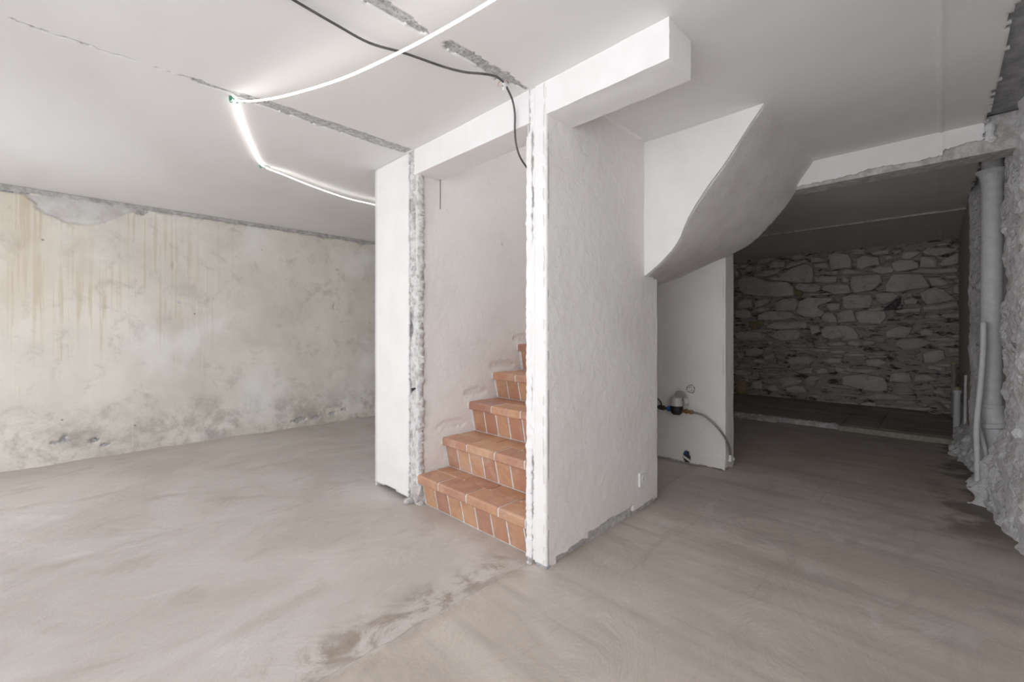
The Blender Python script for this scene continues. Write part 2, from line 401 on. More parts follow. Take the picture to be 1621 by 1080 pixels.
# ceiling slab of bare concrete, with the stair opening left free
def hole(u, v): return 1.60 < u < 3.5 and 1.38 < v < 2.36
CU = cat(span(-1.6, -.4, .2), span(-.4, 1.6, .012), span(1.6, 3.5, .018), span(3.5, 5.0, .03), span(5.0, 7.8, .1))
CV = cat(span(-.6, -.28, .04), span(-.28, -.1, .012), span(-.1, -.03, .035), span(-.03, .03, .006), span(.03, 1.3, .08), span(1.3, 1.46, .008),
         span(1.46, 2.30, .06), span(2.30, 2.50, .008), span(2.5, 5.1, .1), span(5.1, 5.3, .02))
def slab_z(u, v): return H+.0065+.0035*fbm(u*22, v*22, 0, 3)+(.03 if v < -.15 else 0)
sheet('ceiling_slab', lambda u, v: (u, v, slab_z(u, v)), CU, CV, [M['slab'], M['concrete']], skip=lambda u, v: 1.60 < u < 3.5 and 1.36 < v < 2.42, matf=lambda u, v: 0 if v < 0 else 1, flip=True, thick=.16)
def ceil_skip(u, v):
    if hole(u, v): return True
    e = n1(u*9, 7.7)*.012+n1(u*37, 2.2)*.007
    if v < -.185+e*1.4: return True
    if u < 1.52:
        w = interp(u, [(-.4, .0), (.35, .001), (.42, .018), (.52, .012), (.62, .036), (1.0, .048), (1.3, .052), (1.5, .05)])
        if abs(v-2.415-e*.6) < w+n1(u*23, 5)*.006*(w > .01): return True
        if w < .01 and abs(v-2.415-e) < .0045 and n1(u*6, 1.3) > -.1 and u > -.3: return True
        w2 = interp(u, [(.5, .012), (.62, .03), (.8, .03), (.93, .022), (.98, .0), (1.03, .0), (1.06, .03), (1.3, .03), (1.36, .04), (1.48, .012)])
        if w2 and abs(v-1.395-e*.7) < w2+n1(u*29, 3)*.007: return True
    if v > VL-.02+e*.5: return True
    return False
def ceil_z(u, v):
    z = H+.002*fbm(u*.9, v*.9, 2, 3)
    z -= .010*math.exp(-((v-.006*n1(u*8, 1))/.011)**2)*(1 if 1.0 < u < 3.5 else .5)
    if v < .004: z -= .003
    z -= .005*math.exp(-((u-5.8)/.05)**2)
    return z
sheet('ceiling', lambda u, v: (u, v, ceil_z(u, v)), CU, CV, M['ceiling'], skip=ceil_skip, thick=.014, flip=True)
# cross batten on the back room ceiling, its lath edge ragged
sheet('trim_1', lambda v, z: (5.80+.006*n1(v*9, 1)+.25*max(0, z-H+.0), v, z), cat(span(-.2, 2.6, .02)), [H-.022, H-.012, H+.01], M['render'], thick=.02, kind='structure')

# ------------------------------------------------------------------ window wall and enclosure (behind the camera)
def wall_cells(uv0, uv1, z0, z1, openings):
    ys = cat([uv0, uv1], [o[0] for o in openings], [o[1] for o in openings]); zs = cat([z0, z1], [o[2] for o in openings], [o[3] for o in openings])
    out = []
    for a, b in zip(ys, ys[1:]):
        for c, d in zip(zs, zs[1:]):
            if not any(o[0]-1e-4 <= a and b <= o[1]+1e-4 and o[2]-1e-4 <= c and d <= o[3]+1e-4 for o in openings): out.append((a, b, c, d))
    return out
boxes('wall_windows', [(UW-.25, UW, a, b, c, d) for a, b, c, d in wall_cells(-.8, 5.5, 0, 2.4, WINS)], M['white'], kind='structure')
for k, (v0, v1, z0, z1) in enumerate(WINS):
    t = .05; vm = (v0+v1)/2
    boxes('window_%d' % (k+1), [(UW-.18, UW-.12, v0, v0+t, z0, z1), (UW-.18, UW-.12, v1-t, v1, z0, z1), (UW-.18, UW-.12, v0+t, v1-t, z0, z0+t),
                              (UW-.18, UW-.12, v0+t, v1-t, z1-t, z1), (UW-.18, UW-.12, vm-.03, vm+.03, z0+t, z1-t)], M['plastic'], kind='structure')
# stair shaft above the ceiling, with its roof window
S = SKYL
boxes('wall_shaft', [(1.48, 1.60, 1.3, 2.5, H+.17, S[4]), (3.5, 3.65, 1.3, 2.5, H, S[4]), (1.60, 3.5, 1.26, 1.38, H, S[4])], M['white'], kind='structure')
boxes('ceiling_shaft', [(a, b, c, d, S[4], S[4]+.2) for a, b, c, d in wall_cells(1.4, 3.7, 1.2, 2.6, [S[:4]])], M['white'], kind='structure')

# ------------------------------------------------------------------ plaster wall (wall_left)
PATCH = [at(x, y, 1, VL) for x, y in ((38, 306), (52, 322), (72, 340), (105, 352), (132, 357), (160, 354), (184, 345), (214, 334), (226, 324), (240, 318), (180, 316), (100, 310))]
PATCH = [(p.x, p.z) for p in PATCH]
CHIPS = [(at(x, y, 1, VL), a, b) for x, y, a, b in ((475, 665, .08, .03), (500, 661, .05, .02), (527, 655, .04, .025), (545, 648, .05, .012), (98, 700, .07, .012), (103, 694, .02, .03), (150, 697, .03, .025), (168, 704, .04, .012),
     (512, 374, .09, .02), (545, 378, .08, .015), (575, 384, .05, .03), (225, 335, .04, .03), (15, 300, .12, .02), (283, 478, .012, .015), (276, 420, .01, .01), (529, 485, .012, .012))]
LU = cat(span(-1.4, -.5, .1), span(-.5, 2.9, .012), span(2.9, 4.6, .08)); LZ = cat(span(-.05, .3, .012), span(.3, 1.75, .03), span(1.75, 2.3, .011))
def lw_state(u, z):
    j = .012*n1(u*18, z*18)+.006*n1(u*47, z*47)
    if z > 2.202+.006*n1(u*5, 1)+j*.6: return 2
    if inpoly(u+j, z+j, PATCH): return 1
    for p, a, b in CHIPS:
        if abs(u-p.x) < .2 and ((u-p.x)/a)**2+((z-p.z)/b)**2 < 1+18*j+.9*n1(u*34, z*34, 2): return 3
    return 0
def lw(u, z):
    s = lw_state(u, z); d = .006*fbm(u*1.6, z*1.6, 0, 4)+.002*n1(u*9, z*9)
    d += {0: 0, 1: .013, 2: .014, 3: .016+.012*n1(u*60, z*60)}[s]
    return (u, VL+d, z)
sheet('wall_left', lw, LU, LZ, [M['stained'], M['patch'], M['render'], M['concrete']], matf=lambda u, z: lw_state(u, z), thick=.2, flip=False)

# ------------------------------------------------------------------ pillars and stair walls
# left pillar: concrete core, painted plaster on the front, rough plaster toward the stairs
VS = 2.345          # plane of the stair wall beside the steps
boxes('pillar_core', [(UF+.11, 4.2, VS+.045, 2.85, 0, H), (1.60, 3.6, VS+.045, 2.7, H, S[4])], M['slab'], kind='structure')
def rag(z, s=0.0): return .010*n1(z*6, s)+.008*n1(z*17, s+3)+.005*n1(z*47, s+7)
HOLES = [(at(px, py, 0, UF+.01), a, b) for px, py, a, b in ((652, 322, .012, .018), (654, 338, .011, .022), (653, 356, .005, .035), (651, 424, .012, .012), (652, 500, .02, .016), (648, 520, .014, .022), (652, 612, .018, .014), (649, 618, .012, .02), (655, 690, .006, .02))]
def core_skip(v, z):
    return any(((v-p.y)/a)**2+((z-p.z)/b)**2 < .75+1.1*n1(v*60, z*60, 3) for p, a, b in HOLES)
def core_front(v, z):
    d = .005*fbm(v*30, z*30, 1, 4)+.006*n1(v*12, z*9, 5)+.004*n1(v*70, z*70, 2)
    hol = 0
    for px, py, a, b in ((651, 325, .022, .045), (653, 345, .018, .07), (650, 500, .02, .03), (648, 520, .03, .05), (652, 612, .03, .05), (655, 420, .015, .03), (650, 690, .012, .03)):
        p = at(px, py, 0, UF+.01); q = ((v-p.y)/a)**2+((z-p.z)/b)**2
        if q < 2: hol = max(hol, .05*math.exp(-q*1.5))
    return (UF+.014+d+hol, v, z)
sheet('pillar_stair_end', core_front, span(VS-.012, 2.46, .005), span(0, H+.01, .008), M['lime'], skip=core_skip, thick=.04, smooth=True, flip=True)
edge = lambda z: 2.432+rag(z, 1.0)
sheet('pillar_face', lambda v, z: (UF+.0015*fbm(v*5, z*5, 0, 3), v, z), cat(span(2.38, 2.46, .005), span(2.46, 2.862, .04)), cat(span(.02, .2, .01), span(.2, H, .012)), M['white'],
      skip=lambda v, z: v < edge(z) or (z < .035+.02*n1(v*12, 4)), thick=.018, flip=True)
boxes('pillar_side', [(UF+.004, 4.2, 2.85, 2.862, 0, H)], M['white'], kind='structure')
# stair wall: roughcast, torn where it met the removed wall and beside the treads
TEAR = [(at(x, y, 1, VS), a, b) for x, y, a, b in ((795, 578, .11, .028), (752, 622, .09, .03), (715, 672, .12, .03), (828, 536, .09, .03), (650, 745, .05, .12))]
def sw_skip(u, z):
    if u < 1.536+.014*n1(z*3.2, 8)+rag(z, 4)*.9+(.015 if .9 < z < 1.25 else 0): return True
    return False
def sw(u, z):
    d = .004*fbm(u*3, z*3, 0, 4)+.0016*n1(u*26, z*26, 3)
    for p, a, b in TEAR:
        q = ((u-p.x)/a)**2+((z-p.z)/b)**2
        if q < 1.3+.5*n1(u*20, z*20): d += .007+.006*n1(u*50, z*50)
    p = at(795, 388, 1, VS); q = math.hypot(u-p.x, z-p.z)
    if q < .016: d += .018 if q < .008 else -.003
    return (u, VS+d, z)
sheet('wall_stair_left', sw, cat(span(1.52, 2.75, .011), span(2.75, 3.6, .06)), cat(span(0, H+.3, .013), span(H+.3, S[4], .1)), M['rough'], skip=sw_skip, thick=.010, flip=False)
# stair enclosure wall beside the niche: right pillar
VB = 1.28; VBI = 1.41
boxes('wall_stair_core', [(UF+.02, 2.46, VB+.016, VBI-.004, 0, H), (2.46, 2.606, VB+.016, VBI-.004, 0, 1.50)], M['render'], kind='structure')
def bf_skip(u, z):
    if u > 2.47 and z > 1.412+(2.612-u)*.25: return True
    b = .055+.014*n1(u*7, 2)+.008*n1(u*23, 5)+(.02 if 1.85 < u < 2.3 else -.01)
    if z < b and not (u < 1.60): return True
    return False
def bface(u, z):
    d = .003*fbm(u*3, z*3, 5, 4)+.0018*n1(u*24, z*24, 7)
    for x, y in ((892, 327), (926, 334), (988, 318), (1011, 326)):
        p = at(x, y, 1, VB); q = math.hypot(u-p.x, z-p.z)
        if q < .012: d += -.004 if q < .008 else .003
    return (u, VB+d, z)
sheet('wall_stair_right', bface, cat(span(UF, 2.612, .011)), cat(span(.0, .14, .006), span(.14, H+.012, .012)), M['rough'], skip=bf_skip, thick=.018, flip=False)
boxes('wall_stair_end', [(2.600, 2.612, VB+.001, VBI, 0.05, 1.40), (2.60, 2.625, VBI, VS+.02, 0, 1.44)], M['rough'], kind='structure')
crack = lambda z: 1.372+.007*n1(z*5, 11)+.004*n1(z*21, 12)
CRW = [(0, .004), (.05, .005), (.12, .003), (.2, .003), (.24, .008), (.36, .009), (.5, .007), (.56, .0), (.72, 0), (.75, .004), (.86, .004), (.9, 0), (1.0, .0), (1.5, 0), (1.52, .003), (1.6, .004), (1.68, .007), (1.8, .006), (1.95, .008), (2.03, .009), (2.06, 0)]
def pf(v, z):
    d = .002*n1(v*20, z*20)
    if v > 1.352+rag(z, 6)*.4: d += .006+.005*n1(v*45, z*45)
    return (UF+d, v, z)
sheet('pillar_stair_face', pf, cat(span(VB, 1.345, .013), span(1.345, VBI+.006, .0032)), span(.022, H+.02, .008), M['white'],
      skip=lambda v, z: abs(v-crack(z)) < interp(z, CRW)+.002*n1(z*60, 2) * (interp(z, CRW) > 0) or v > VBI+rag(z, 2)*.35 or (z > 2.02 and v > 1.385+rag(z, 9)), thick=.018, flip=True)
boxes('pillar_stair_reveal', [(UF+.02, 1.70, VBI-.006, VBI+.002, 0, H)], M['white'], kind='structure')
boxes('trim_2', [(UF-.004, UF+.03, VB-.003, 1.345, -.01, .024)], M['slab'], kind='structure', bevel=.004)

# beams
boxes('beam_stair', [(UF, 1.70, VBI-.02, VS+.02, 2.078, H+.14)], M['white'], kind='structure', bevel=.004, seg=2)
def rough_box(name, x0, x1, y0, y1, z0, z1, mat, step=.02, amp=.002, ragx=0):
    bm = bmesh.new()
    def face(o, a, b, na, nb):
        g = [[bm.verts.new(o+a*(i/na)+b*(j/nb)) for j in range(nb+1)] for i in range(na+1)]
        for i in range(na):
            for j in range(nb): bm.faces.new((g[i][j], g[i+1][j], g[i+1][j+1], g[i][j+1]))
    X, Y, Z = Vector((x1-x0, 0, 0)), Vector((0, y1-y0, 0)), Vector((0, 0, z1-z0)); O = Vector((x0, y0, z0))
    nx, ny, nz = [max(2, int(q/step)) for q in (x1-x0, y1-y0, z1-z0)]
    face(O, X, Z, nx, nz); face(O+Y, Z, X, nz, nx); face(O, Z, Y, nz, ny); face(O+X, Y, Z, ny, nz); face(O, Y, X, ny, nx); face(O+Z, X, Y, nx, ny)
    bmesh.ops.remove_doubles(bm, verts=bm.verts[:], dist=1e-4)
    for v in bm.verts:
        p = v.co*9; q = v.co*40
        v.co += Vector((n1(p.x, p.y, p.z), n1(p.x+9, p.y, p.z), n1(p.x, p.y+9, p.z)))*amp+Vector((n1(q.x, q.y, q.z), n1(q.x+9, q.y, q.z), n1(q.x, q.y+9, q.z)))*amp*.6
    o = bm_obj(name, bm, mat, kind='structure', smooth=True)
    try:
        o.data.set_sharp_from_angle(angle=math.radians(40))
    except Exception: pass
    return o
rough_box('beam_stub', UF, 1.712, .702, VB+.004, 2.082, H+.01, M['white'], amp=.003)
# beam across to the back room: white plaster front torn at the bottom, bare soffit
boxes('beam_back', [(3.517, 3.67, -.42, 1.3, 2.068, H+.03)], M['render'], kind='structure')
sheet('beam_back_face', lambda v, z: (3.50+.003*fbm(v*4, z*4, 3, 3)-.006*math.exp(-((v-.0)/.012)**2), v, z), cat(span(-.19, .75, .007)), span(2.06, H+.005, .005), M['white'],
      skip=lambda v, z: z < interp(v, [(-.19, 2.145), (-.03, 2.135), (-.012, 2.135), (-.008, 2.10), (.12, 2.10), (.3, 2.105), (.5, 2.088), (.75, 2.085)])+.012*n1(v*14, 3)+.006*n1(v*50, 1) or v < -.165+rag(z*3, 2), thick=.017, flip=True)
# meter wall
boxes('wall_meter_core', [(3.575, 3.735, 1.205, 2.39, 0, H)], M['render'], kind='structure')
def mw_skip(v, z):
    p = at(1093, 616, 0, 3.56); q = math.hypot(v-p.y, z-p.z)
    if .026 < q+.006*n1(v*30, z*30) < .034: return True
    p = at(1087, 724, 0, 3.56)
    if ((v-p.y)/.035)**2+((z-p.z-(.2*(v-p.y)))/.055)**2 < 1+.4*n1(v*30, z*30): return True
    if z < .02+.012*n1(v*10, 3): return True
    return False
sheet('wall_meter', lambda v, z: (3.56+.003*fbm(v*4, z*4, 9, 4)-(.012 if z < .095 and v < 1.47 else 0), v, z), cat(span(1.19, 1.8, .008), span(1.8, 2.36, .08)), cat(span(0, .16, .006), span(.16, .5, .04), span(.5, .72, .007), span(.72, H, .05)), M['rough'], skip=mw_skip, thick=.016, flip=True)
sheet('wall_meter_end', lambda u, z: (u, 1.19+.003*n1(u*9, z*5), z), span(3.56, 3.75, .012), cat(span(0, .2, .008), span(.2, H, .05)), M['rough'], skip=lambda u, z: z < .03+.03*n1(u*12, 1) or (abs(z-.1+.2*(u-3.65)) < .006+.012*n1(u*25, z*25)), thick=.016)
boxes('wall_meter_back', [(3.735, 3.75, 1.192, 2.6, 0, H)], M['rough'], kind='structure')
# sloping stair soffit: curved belly between its front edge and the back edge
Fp = [(.625, H+.01), (.70, 2.15), (.81, 2.0), (.90, 1.895), (.985, 1.78), (1.03, 1.70), (1.075, 1.605), (1.16, 1.515), (1.285, 1.425), (1.40, 1.39), (1.75, 1.37), (2.36, 1.33)]
Bp = [(.60, H+.01), (.68, 2.13), (.767, 1.992), (.85, 1.89), (.945, 1.79), (1.02, 1.735), (1.104, 1.697), (1.25, 1.64), (1.45, 1.57), (1.708, 1.49), (2.0, 1.42), (2.36, 1.35)]
UFS, UBS = 2.455, 3.55
def curve(P, t):
    x = t*(len(P)-1); i = min(int(x), len(P)-2); f = x-i
    p0, p1, p2, p3 = P[max(i-1, 0)], P[i], P[i+1], P[min(i+2, len(P)-1)]
    return [.5*(2*p1[k]+(p2[k]-p0[k])*f+(2*p0[k]-5*p1[k]+4*p2[k]-p3[k])*f*f+(3*p1[k]-p0[k]-3*p2[k]+p3[k])*f**3) for k in (0, 1)]
def soff(t, s):
    f = curve(Fp, t); b = curve(Bp, t)
    u0 = UFS if f[0] < 1.27 else lerp(UFS, 2.60, min(1, (f[0]-1.27)/.06))
    u = lerp(u0, UBS, s); v = lerp(f[0], b[0], s); z = lerp(f[1], b[1], s)
    e = 0 if s < .02 else 1
    z += e*(.006*fbm(u*4, v*4, z*4, 3)+.003*n1(u*25, v*25, z*25)); v += (.004*n1(t*40, 3) if s > .97 else .002*n1(t*30, 1))
    if s > .985 and .15 < t < .4: u += .03*n1(t*60, 2)
    return (u, v, z)
sheet('beam_stair_soffit', soff, span(0, 1, .008), span(0, 1, .02), M['brushed'], thick=.05, flip=False)
fv = []; ff = []
NS = 70
for i in range(NS+1):
    c = curve(Fp, .745*i/NS); fv += [(UFS+.002*n1(c[0]*9, 2), c[0]+.002*n1(.745*i/NS*30, 1), c[1]), (UFS+.002*n1(c[0]*9, 2), c[0], H+.012)]
for i in range(NS): ff.append((2*i, 2*i+1, 2*i+3, 2*i+2))
o = mesh_obj('beam_stair_soffit_face', fv, ff, M['white'], kind='structure')
md = o.modifiers.new('t', 'SOLIDIFY'); md.thickness = .03; md.offset = -1 if False else 0

# back room: side wall and far stone wall
UFAR = 7.68
boxes('wall_back_left', [(3.75, 7.9, 2.6, 2.75, 0, H)], M['rough'], kind='structure')
boxes('wall_far_left', [(4.2, 4.4, 2.8, 5.4, 0, H)], M['white'], kind='structure')
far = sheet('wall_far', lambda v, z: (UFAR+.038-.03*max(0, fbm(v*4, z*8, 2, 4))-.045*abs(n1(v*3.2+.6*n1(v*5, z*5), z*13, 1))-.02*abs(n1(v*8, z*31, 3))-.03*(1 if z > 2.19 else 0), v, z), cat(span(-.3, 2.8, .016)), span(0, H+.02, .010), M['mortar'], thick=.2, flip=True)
# stones traced from the photograph on the plane of the wall: (frame origin x, y, scale, outline)
Z1 = (1155, 370, 7.2); Z2 = (1335, 370, 7.2); Z3 = (1155, 505, 7.2); Z4 = (1335, 505, 6.174)
ST = [
 (Z1, [(100,560),(160,490),(290,500),(430,545),(650,555),(730,610),(735,700),(560,715),(300,700),(160,680),(120,640)]),
 (Z1, [(560,520),(690,410),(800,370),(890,350),(945,385),(955,460),(940,545),(860,560),(690,545)]),
 (Z1, [(750,600),(800,570),(1000,570),(1045,600),(1030,650),(940,665),(840,655),(770,640)]),
 (Z1, [(1050,640),(1090,595),(1200,578),(1350,585),(1375,620),(1370,680),(1200,690)]),
 (Z1, [(1125,240),(1200,225),(1350,240),(1395,300),(1395,385),(1160,410),(1140,320)]),
 (Z1, [(925,270),(1000,265),(1090,290),(1110,320),(930,335)]), (Z1, [(960,350),(1110,335),(1140,395),(1040,400),(970,385)]),
 (Z1, [(1080,430),(1250,425),(1230,470),(1100,475)]), (Z1, [(970,500),(1060,485),(1230,490),(1220,550),(1120,565),(980,550)]),
 (Z1, [(1275,500),(1310,480),(1370,520),(1350,560),(1280,560)]), (Z1, [(650,385),(700,330),(880,300),(900,325),(760,370),(660,400)]),
 (Z1, [(330,450),(430,405),(590,405),(560,450),(430,490),(320,480)]), (Z1, [(430,350),(520,310),(640,320),(630,380),(470,395)]),
 (Z1, [(180,390),(230,360),(300,370),(290,420),(200,440)]), (Z1, [(65,420),(120,430),(130,480),(70,490)]),
 (Z1, [(90,790),(160,745),(260,750),(265,840),(100,850)]), (Z1, [(285,780),(340,745),(480,740),(450,790),(370,830),(290,840)]),
 (Z1, [(290,870),(360,845),(470,840),(440,880),(330,900)]), (Z1, [(70,880),(160,855),(240,890),(270,950),(170,970),(70,950)]),
 (Z1, [(330,930),(420,890),(560,885),(680,895),(740,955),(600,980),(320,980)]), (Z1, [(530,790),(620,745),(770,740),(790,790),(760,870),(640,880),(530,870)]),
 (Z1, [(800,780),(900,730),(1040,740),(1180,740),(1150,775),(1030,800),(1010,850),(1080,900),(1040,935),(880,955),(760,900)]),
 (Z1, [(1045,970),(1080,905),(1180,900),(1215,940),(1225,1010),(1100,1010)]), (Z1, [(1225,910),(1300,880),(1401,870),(1451,1000),(1240,1015)]),
 (Z1, [(1110,800),(1190,790),(1270,800),(1260,870),(1150,880),(1110,850)]), (Z1, [(1290,720),(1400,700),(1610,702),(1631,760),(1596,840),(1356,855),(1300,840)]),
 (Z1, [(1290,430),(1330,405),(1416,415),(1530,440),(1446,462),(1296,468)]),
 (Z1, [(700,250),(820,240),(860,270),(760,300),(700,300)]), (Z1, [(320,310),(440,270),(500,290),(420,340),(320,350)]),
 (Z1, [(430,510),(540,480),(560,500),(650,540),(480,535)]), (Z1, [(640,900),(700,890),(760,930),(900,965),(780,985),(700,960)]),
 (Z2, [(165,290),(230,255),(400,270),(420,355),(280,375),(220,405),(150,390)]), (Z2, [(330,410),(420,375),(540,375),(590,410),(560,445),(440,460),(340,440)]),
 (Z2, [(435,260),(530,245),(580,265),(570,295),(500,310)]), (Z2, [(660,250),(700,200),(880,210),(850,245),(760,295),(670,290)]),
 (Z2, [(545,340),(640,302),(780,302),(858,340),(862,390),(740,418),(600,438),(560,390)]), (Z2, [(880,270),(1040,260),(1072,310),(1068,383),(872,388)]),
 (Z2, [(900,210),(960,165),(1200,165),(1300,180),(1220,213),(1060,258),(930,233)]), (Z2, [(1095,350),(1160,280),(1310,222),(1320,335),(1230,370),(1110,377)]),
 (Z2, [(770,430),(900,405),(1280,395),(1310,410),(1300,438),(1030,462),(860,450)]), (Z2, [(480,600),(560,470),(760,465),(900,475),(990,602),(800,636),(620,665),(490,655)]),
 (Z2, [(95,490),(300,468),(420,472),(448,550),(330,645),(120,676),(80,600)]), (Z2, [(960,510),(1090,500),(1215,570),(1130,600),(1010,600)]),
 (Z2, [(870,680),(960,640),(1050,615),(1140,642),(1275,745),(1100,788),(950,803),(900,750)]), (Z2, [(370,700),(430,672),(560,682),(640,710),(560,768),(480,805),(380,770)]),
 (Z2, [(140,900),(240,882),(480,890),(490,960),(420,1028),(190,1018),(150,960)]), (Z2, [(680,760),(780,720),(860,750),(830,808),(700,808)]),
 (Z2, [(590,880),(720,852),(890,845),(880,888),(700,903),(610,903)]), (Z2, [(905,840),(1000,812),(1300,782),(1310,830),(1050,878),(920,878)]),
 (Z2, [(320,220),(420,190),(520,190),(520,235),(340,245)]), (Z2, [(560,200),(680,180),(640,230),(580,235)]), (Z2, [(60,200),(160,180),(250,182),(250,232),(130,245)]),
 (Z2, [(1140,475),(1300,475),(1300,515),(1180,520)]), (Z2, [(1240,610),(1320,560),(1320,690),(1250,680)]), (Z2, [(1000,610),(1140,605),(1220,600),(1200,625),(1120,628)]),
 (Z3, [(1045,130),(1100,80),(1300,75),(1340,110),(1320,190),(1160,230),(1060,200)]), (Z3, [(910,70),(1030,80),(1035,150),(930,180)]),
 (Z3, [(640,470),(760,430),(900,425),(990,460),(900,512),(700,518)]), (Z3, [(1030,470),(1140,440),(1290,450),(1270,500),(1140,508)]),
 (Z3, [(730,590),(860,550),(960,560),(940,620),(800,618)]), (Z3, [(970,580),(1060,555),(1130,580),(1120,620),(1000,628)]),
 (Z3, [(550,690),(700,660),(830,700),(828,730),(700,758),(620,756)]), (Z3, [(850,690),(920,650),(1090,660),(990,700),(970,768),(860,730)]),
 (Z3, [(260,720),(340,700),(390,750),(380,800),(300,808),(250,770)]), (Z3, [(430,770),(520,750),(590,820),(500,830),(440,810)]),
 (Z3, [(640,790),(760,755),(850,772),(880,830),(760,858),(660,830)]), (Z3, [(180,350),(300,330),(400,360),(380,400),(250,420),(190,400)]),
 (Z3, [(380,425),(500,395),(520,440),(420,480)]), (Z3, [(480,200),(560,130),(760,120),(820,160),(780,230),(600,245)]), (Z3, [(90,380),(160,390),(170,440),(100,460)]),
 (Z3, [(430,90),(520,40),(700,30),(880,40),(880,100),(760,110),(560,120)]), (Z3, [(80,160),(200,140),(320,150),(430,180),(360,240),(200,240),(90,220)]),
 (Z4, [(460,540),(520,520),(650,530),(668,600),(600,618),(450,608)]), (Z4, [(690,550),(820,540),(920,580),(880,608),(690,612)]),
 (Z4, [(780,340),(880,300),(980,310),(1000,380),(900,428),(790,428)]), (Z4, [(740,120),(800,90),(890,110),(880,160),(770,170)]),
 (Z4, [(220,400),(350,390),(430,430),(350,468),(240,458)]), (Z4, [(0,560),(200,540),(390,572),(428,640),(425,698),(250,698),(0,640)]),
 (Z4, [(220,760),(330,730),(500,740),(640,788),(500,788),(270,786)]), (Z4, [(0,60),(90,90),(150,160),(150,200),(0,210)]),
 (Z4, [(420,120),(560,70),(680,90),(640,150),(600,180),(420,175)]), (Z4, [(550,200),(760,190),(860,230),(740,290),(600,300),(500,250)]),
]
POLY = []
for (x0, y0, s), pl in ST:
    q = [at(x0+x/s, y0+y/s, 0, UFAR) for x, y in pl]; POLY.append(([(p.y, p.z) for p in q], M['stone'], .045))
q = [at(1335+x/7.2, 370+y/7.2, 0, UFAR) for x, y in ((450,870),(560,780),(660,720),(650,800),(590,860))]; POLY.append(([(p.y, p.z) for p in q], M['slate'], .06))
q = [at(1155+x/7.2, 370+y/7.2, 0, UFAR) for x, y in ((730,630),(820,645),(845,680),(810,715),(740,712))]; POLY.append(([(p.y, p.z) for p in q], M['ochre'], .01))
q = [at(1155+x/7.2, 505+y/7.2, 0, UFAR) for x, y in ((210,30),(390,20),(390,70),(300,120),(240,90))]; POLY.append(([(p.y, p.z) for p in q], M['ochre'], .0))
random.seed(11)
NT_ = len(POLY)
# thin slaty courses that fill the rest of the wall
z = .05
while z < 2.2:
    hgt = random.uniform(.03, .085); v = -.2-random.uniform(0, .1)
    while v < 2.45:
        w = random.uniform(.07, .34) if z < 1.25 else random.uniform(.06, .17)
        hh = hgt*random.uniform(.55, 1.15)
        zz = z+.05*n1(v*1.7, z*2, 3)+random.uniform(-.012, .012)
        tp = random.uniform(-.25, .25)*hh
        ln = [(0, random.uniform(.3, .7)), (.1, .12), (random.uniform(.3, .6), random.uniform(-.15, .15)), (.88, random.uniform(0, .2)), (1, random.uniform(.3, .8)), (.85, random.uniform(.75, 1)), (random.uniform(.35, .6), random.uniform(.8, 1.15)), (.12, random.uniform(.7, .95))]
        pl = [(v+w*a, zz+hh*b+tp*(a-.5)) for a, b in ln]
        ok = random.random() < .66
        if ok:
            for P, _, _ in POLY[:NT_]:
                if any(inpoly(a, b, P) for a, b in pl) or inpoly(v+w/2, zz+hh/2, P) or any(v < p[0] < v+w and zz < p[1] < zz+hh for p in P): ok = False; break
        if ok and zz+hh < 2.2: POLY.append((pl, M['stone'], random.uniform(-.01, .035)))
        v += w+.006
    z += hgt+.004
for P, mt, proud in POLY:
    cx = sum(p[0] for p in P)/len(P); cz = sum(p[1] for p in P)/len(P)
    P = [(cx+(p[0]-cx)*1.035, cz+(p[1]-cz)*1.06) for p in P]
    # resample the outline with a little wobble
    R = []
    for a, b in zip(P, P[1:]+P[:1]):
        L = math.hypot(b[0]-a[0], b[1]-a[1]); k = 2 if L > .05 else 1
        for i in range(k):
            t = i/k; x = lerp(a[0], b[0], t); y = lerp(a[1], b[1], t)
            R.append((x+.008*n1(x*22, y*22, 1), y+.008*n1(x*22, y*22, 5)))
    # orient consistently
    A = sum(a[0]*b[1]-b[0]*a[1] for a, b in zip(R, R[1:]+R[:1]))
    if A < 0: R = R[::-1]
    n_ = len(R); vs = []; fs = []
    tl = random.uniform(-.10, .10); tz = random.uniform(-.12, .12)
    size = max(max(p[0] for p in P)-min(p[0] for p in P), .05)
    for s, dep in ((1.0, .07), (.985, .012-proud*.4), (.90, -proud*.8), (.55, -proud-.006)):
        mrg = min(1.0, .16/size)
        ss = 1-(1-s)*(1 if s < .6 else mrg*1.3)
        for x, y in R:
            xx = cx+(x-cx)*ss; yy = cz+(y-cz)*ss
            vs.append((UFAR+dep+(0 if s == 1 else tl*(xx-cx)+tz*(yy-cz)+.010*n1(xx*14, yy*14, 8)), xx, yy))
    for r in range(3):
        for i in range(n_):
            j = (i+1) % n_; fs.append((r*n_+i, (r+1)*n_+i, (r+1)*n_+j, r*n_+j))
    vs.append((UFAR-proud-.006, cx, cz)); c = len(vs)-1
    for i in range(n_): fs.append((3*n_+i, c, 3*n_+(i+1) % n_))
    mesh_obj('stone', vs, fs, mt, far)

